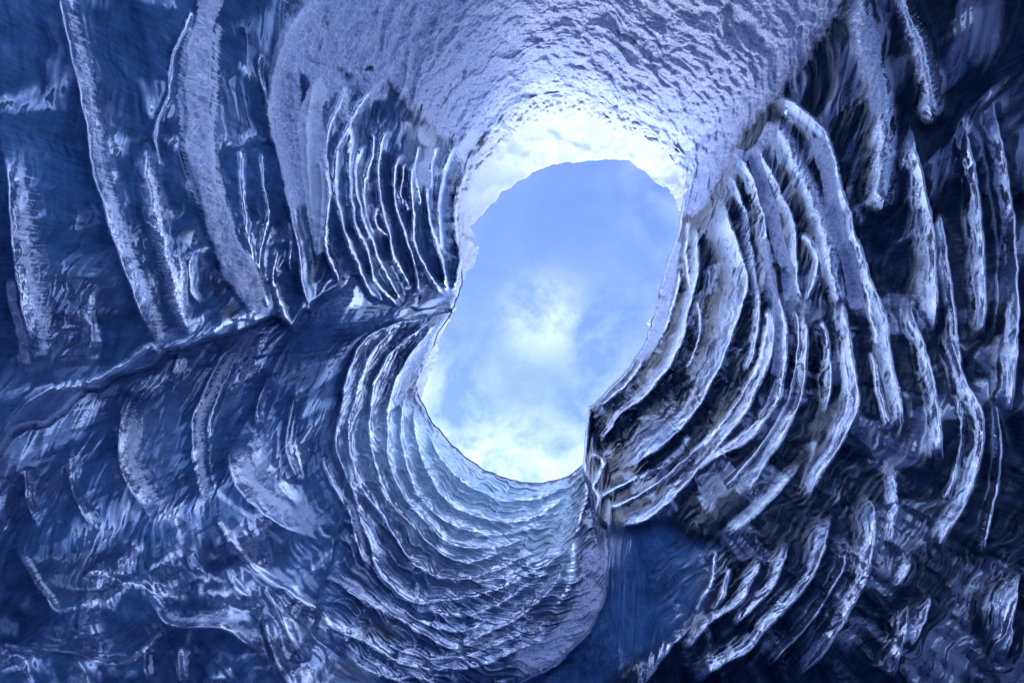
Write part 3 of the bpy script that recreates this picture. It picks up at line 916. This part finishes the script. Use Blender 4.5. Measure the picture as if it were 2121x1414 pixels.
SNOW, nt, bs = mat("snow")
B = NB(nt)
co = nt.nodes.new('ShaderNodeTexCoord').outputs['Object']
n1, n2 = B.noise(co, 2.2, 6, .6), B.noise(co, 16.0, 5, .6, stretch=(1, .5, 1))
nt.links.new(B.mix(n1, (.56, .60, .68, 1), (.70, .73, .79, 1)), bs.inputs['Base Color'])
bs.inputs['Roughness'].default_value = .7
bs.inputs['IOR'].default_value = 1.31
nt.links.new(B.bump(n2, .06, .5), bs.inputs['Normal'])

FLOOR, nt, bs = mat("cave_floor_ice")
B = NB(nt)
co = nt.nodes.new('ShaderNodeTexCoord').outputs['Object']
n1 = B.noise(co, 1.5, 7, .65)
nt.links.new(B.mix(B.ramp(n1, .4, .65), (.34, .43, .60, 1), (.60, .68, .80, 1)), bs.inputs['Base Color'])
bs.inputs['Roughness'].default_value = .5
nt.links.new(B.bump(n1, .15, .8), bs.inputs['Normal'])


# ------------------------------------------------------------------ building objects
def mesh_object(name, verts, quads, normals, material, attrs=None, parent=None):
    me = bpy.data.meshes.new(name)
    nv, nf = len(verts), len(quads)
    me.vertices.add(nv)
    me.vertices.foreach_set('co', np.ascontiguousarray(verts, np.float32).ravel())
    me.loops.add(nf * 4)
    me.loops.foreach_set('vertex_index', np.ascontiguousarray(quads, np.int32).ravel())
    me.polygons.add(nf)
    me.polygons.foreach_set('loop_start', np.arange(nf, dtype=np.int32) * 4)
    me.update(calc_edges=True)
    me.polygons.foreach_set('use_smooth', np.ones(nf, bool))
    for k_, arr in (attrs or {}).items():
        if arr.shape[1] == 4:
            a = me.attributes.new(k_, 'FLOAT_COLOR', 'POINT')
            a.data.foreach_set('color', np.ascontiguousarray(arr, np.float32).ravel())
        else:
            a = me.attributes.new(k_, 'FLOAT_VECTOR', 'POINT')
            a.data.foreach_set('vector', np.ascontiguousarray(arr, np.float32).ravel())
    me.materials.append(material)
    if normals is not None:
        me.normals_split_custom_set_from_vertices(np.ascontiguousarray(normals, np.float32))
    ob = bpy.data.objects.new(name, me)
    COL.objects.link(ob)
    if parent is not None:
        ob.parent = parent
    return ob


MASK = np.stack([frost, rime_glint, pale, dirt], 1)


def ice_piece(name, faces, parent=None):
    used, inv = np.unique(faces, return_inverse=True)
    return mesh_object(name, VV[used], inv.reshape(-1, 4), NRM[used], ICE,
                       {'mask': MASK[used], 'flow': flow[used], 'tone': tone[used]}, parent)


MASSES = {
    'left': ('ice_curtain', 'hanging blue ice curtain with pale vertical bands and a ragged lower edge', 'ice curtain'),
    'ceiling': ('frosted_vault', 'pale lavender frost-crusted ice vault arching over the top of the opening', 'ice vault'),
    'rib': ('rib_screen', 'screen of thin branching white ice ribs between the curtain and the opening', 'ice ribs'),
    'funnel': ('ice_funnel', 'scalloped blue ice funnel curling round beneath the opening', 'ice funnel'),
    'slab': ('smooth_ice_face', 'smooth plain dark blue ice face beside the foot of the scalloped funnel', 'ice face'),
    'buttress': ('rippled_ice_buttress', 'dark rippled ice buttress with crossing ridges below the fluted ice face', 'ice buttress'),
    'right': ('fluted_ice_face', 'dark blue fluted ice face with long curved bands beside the opening', 'ice face'),
    'jumble': ('crumpled_ice', 'crumpled dark glassy ice with small folds below the fan-shaped alcove', 'ice'),
    'alcove': ('ice_alcove', 'recessed glossy blue ice alcove with fan-shaped flutes below the hanging curtain', 'ice alcove'),
}
def components(mask):
    """label connected faces on the ring grid (rows x NT, wraps round)"""
    lab = np.zeros(mask.shape, np.int32)
    parent = [0]

    def find(a):
        while parent[a] != a:
            parent[a] = parent[parent[a]]
            a = parent[a]
        return a
    prev = []
    for r in range(mask.shape[0]):
        m = mask[r]
        dd = np.diff(np.concatenate([[0], m.astype(np.int8), [0]]))
        cur = []
        for a_, b_ in zip(np.nonzero(dd == 1)[0], np.nonzero(dd == -1)[0]):
            parent.append(len(parent))
            k_ = len(parent) - 1
            lab[r, a_:b_] = k_
            for (c_, d_, l_) in prev:
                if c_ < b_ and d_ > a_:
                    parent[find(l_)] = find(k_)
            cur.append((a_, b_, k_))
        if len(cur) > 1 and cur[0][0] == 0 and cur[-1][1] == mask.shape[1]:
            parent[find(cur[0][2])] = find(cur[-1][2])
        prev = cur
    root = np.array([find(k_) for k_ in range(len(parent))], np.int32)
    return root[lab]


GS = (ROWS - 1, NT)
G_rid, G_reg = f_rid.reshape(GS), f_reg.reshape(GS)
# keep each ridge in one piece: stray scraps go back to the wall
for i in range(NRIDGE):
    m = G_rid == i
    if not m.any():
        continue
    rws = np.nonzero(m.any(1))[0]
    sub = m[rws[0]:rws[-1] + 1]
    lab = components(sub)
    cnt = np.bincount(lab.ravel())
    cnt[0] = 0
    G_rid[rws[0]:rws[-1] + 1][sub & (lab != cnt.argmax())] = -1
PANELS = {}
for ri in range(len(ORDER)):
    m = (G_reg == ri) & (G_rid < 0)
    lab = components(m)
    cnt = np.bincount(lab.ravel())
    cnt[0] = 0
    main = int(cnt.argmax())
    extra = []
    for l_ in np.nonzero(cnt)[0]:
        if l_ == main:
            continue
        mm = lab == l_
        if cnt[l_] < 400:                      # too small to pick out: part of the ridge beside it
            rr_, cc_ = np.nonzero(mm)
            nb = G_rid[rr_, (cc_ - 1) % NT]
            nb = nb[nb >= 0]
            if not len(nb):
                nb = G_rid[np.minimum(rr_ + 1, GS[0] - 1), cc_]
                nb = nb[nb >= 0]
            if len(nb):
                G_rid[mm] = np.bincount(nb).argmax()
                continue
            rg = G_reg[rr_, (cc_ - 1) % NT]
            rg = rg[rg != ri]
            if len(rg):
                G_reg[mm] = rg[0]
                continue
        extra.append(mm.ravel())
    PANELS[ri] = ((lab == main).ravel(), extra)
f_rid, f_reg = G_rid.ravel(), G_reg.ravel()

roots = {}
# which mass does each ridge belong to
owner = {}
for i in range(NRIDGE):
    m = f_rid == i
    if m.any():
        owner[i] = int(np.bincount(f_reg[m], minlength=len(ORDER)).argmax())
# unseen gap low in the wall, added to let fill light in
f_th = th[ii.ravel()]
f_keep = ~((f_row >= NR + 3) & (np.abs(np.angle(np.exp(1j * (f_th - math.radians(-30))))) < math.radians(94)))
for ri, nm in enumerate(ORDER):
    name, label, cat = MASSES[nm]
    taken_x = np.zeros(len(F), bool)
    for mm in PANELS[ri][1]:
        taken_x |= mm
    body = (f_reg == ri) & (f_rid < 0) & f_keep & ~taken_x
    rim_ice = body & (crust[F[:, 0]] > 0) if nm == 'ceiling' else np.zeros(len(F), bool)
    ob = ice_piece(name, F[body & ~rim_ice])
    ob['label'], ob['category'] = label, cat
    roots[ri] = ob
    if rim_ice.any():
        ice_piece('snow_crust', F[rim_ice], ob)
    for mm in PANELS[ri][1]:
        ice_piece('ice_panel', F[mm & f_keep], ob)
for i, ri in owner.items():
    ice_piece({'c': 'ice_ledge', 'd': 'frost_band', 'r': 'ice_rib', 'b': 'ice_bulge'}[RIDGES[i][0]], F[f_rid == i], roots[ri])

# ------------------------------------------------------------------ snow round the mouth
NB_T = 1200
th2 = np.linspace(-math.pi, math.pi, NB_T, endpoint=False)
r_lip, r_sky = np.interp(th2, np.append(th, math.pi), np.append(rr_lip, rr_lip[0])), polar_radius(SKYLINE, th2)
r_sky = r_sky + 4.0 * fbm(np.cos(th2) * 11 + 30, np.sin(th2) * 11 + 30, 4, 261)
r_sky = np.where(r_lip - r_sky < 9, r_lip + 4 - 13 * sstep(5, 9, r_lip - r_sky), r_sky)
gap = r_lip - r_sky
h0 = H.reshape(NR, NT)[0]
kg = np.exp(-0.5 * (np.arange(-90, 91) / 32.0) ** 2)
kg /= kg.sum()
h0 = np.convolve(np.concatenate([h0[-90:], h0, h0[:90]]), kg, 'valid')
hl = np.interp(th2, np.append(th, math.pi), np.append(h0, h0[0]))
rows = []
NQ = 70
qs = np.linspace(0, 1, NQ)
for t in qs:
    over = -3 + sstep(8, 40, gap) * (15 + 7 * fbm(th2 * 9 + 3, np.full(NB_T, 2.5), 3, 181))
    rp = r_lip + over - (gap + over) * t
    big_gap = sstep(8, 50, gap)
    lump_zone = sstep(-.03, .10, t) * sstep(.50, .22, t)
    hh = hl * (1.008 - .023 * big_gap) + (gap / 130.0) * 4.2 * t ** 0.9 + 0.25 * t
    px0, py0 = PC[0] + rp * np.cos(th2), PC[1] + rp * np.sin(th2)
    nz_ = fbm(px0 / 26.0, py0 / 26.0, 4, 141)
    hh = hh - (np.abs(nz_) * 0.4 + .06) * lump_zone * (.12 + .88 * big_gap)
    hh = hh + 0.35 * fbm(px0 / 75.0, py0 / 75.0, 3, 151) * sstep(.25, .6, t) * big_gap
    jag = 3.0 * fbm(px0 / 9.0, py0 / 9.0, 3, 161) * (gap < 60)
    rp = rp + jag * t * sstep(3, 8, gap)
    px, py = PC[0] + rp * np.cos(th2), PC[1] + rp * np.sin(th2)
    rows.append(np.stack([(px - CX) / FPX * hh, (py - CY) / FPX * hh, EYE + hh], 1))
front = len(rows)
top = rows[-1]
cen = top[:, :2].mean(0)
dn = top[:, :2] - cen
dn /= np.linalg.norm(dn, axis=1, keepdims=True)
for dist, dz in ((.05, .04), (.15, .08), (.4, .1), (1.0, .05), (2.5, -.05), (4, -.2), (6, -1.0), (9, -3.5), (13, -7.5), (18, -11.0)):
    p = top.copy()
    if dist > 5:
        dz = dz * top[:, 2] / 11.0
    p[:, :2] += dn * dist
    p[:, 2] += dz
    rows.append(p)
SV = np.array(rows)


def ring_quads(r0, r1, n):
    a, b = np.meshgrid(np.arange(r0, r1), np.arange(n), indexing='ij')
    c = (b + 1) % n
    return np.stack([a * n + b, a * n + c, (a + 1) * n + c, (a + 1) * n + b], -1).reshape(-1, 4)


sv = SV.reshape(-1, 3)
NCOL = int(NQ * .34)
for nm, r0, r1 in (('snow_bank', NCOL, front + 3), ('snow_collar', 0, NCOL)):
    q1 = ring_quads(r0, r1, NB_T)
    used, inv = np.unique(q1, return_inverse=True)
    if nm == 'snow_bank':
        sb = mesh_object(nm, sv[used], inv.reshape(-1, 4), None, SNOW)
        sb['label'], sb['category'] = 'bright white snow bank and crumbly snow collar round the rim of the opening', 'snow bank'
    else:
        mesh_object(nm, sv[used], inv.reshape(-1, 4), None, SNOW, None, sb)
q2 = ring_quads(front + 3, len(rows) - 1, NB_T)
t_q = th2[q2[:, 0] % NB_T]
q2 = q2[~((np.abs(np.angle(np.exp(1j * (t_q - math.radians(-30))))) < math.radians(97)) & (q2[:, 0] // NB_T >= front + 6))]  # same sector left out so daylight reaches the added gap
used, inv = np.unique(q2, return_inverse=True)
sf = mesh_object('snow_field', sv[used], inv.reshape(-1, 4), None, SNOW)
sf['kind'] = 'structure'

# ------------------------------------------------------------------ cave floor
n = 90
g = np.sign(np.linspace(-1, 1, n)) * (np.abs(np.linspace(-1, 1, n)) * 12 + np.abs(np.linspace(-1, 1, n)) ** 6 * 400)
gx_, gy_ = np.meshgrid(g, g)
gz_ = 0.10 * fbm(gx_.ravel() * .8, gy_.ravel() * .8, 4, 171) - 0.05
fv = np.stack([gx_.ravel(), gy_.ravel(), gz_], 1)
a, b = np.meshgrid(np.arange(n - 1), np.arange(n - 1), indexing='ij')
fq = np.stack([a * n + b, a * n + b + 1, (a + 1) * n + b + 1, (a + 1) * n + b], -1).reshape(-1, 4)
fo = mesh_object('cave_floor', fv, fq, None, FLOOR)
fo['kind'] = 'structure'
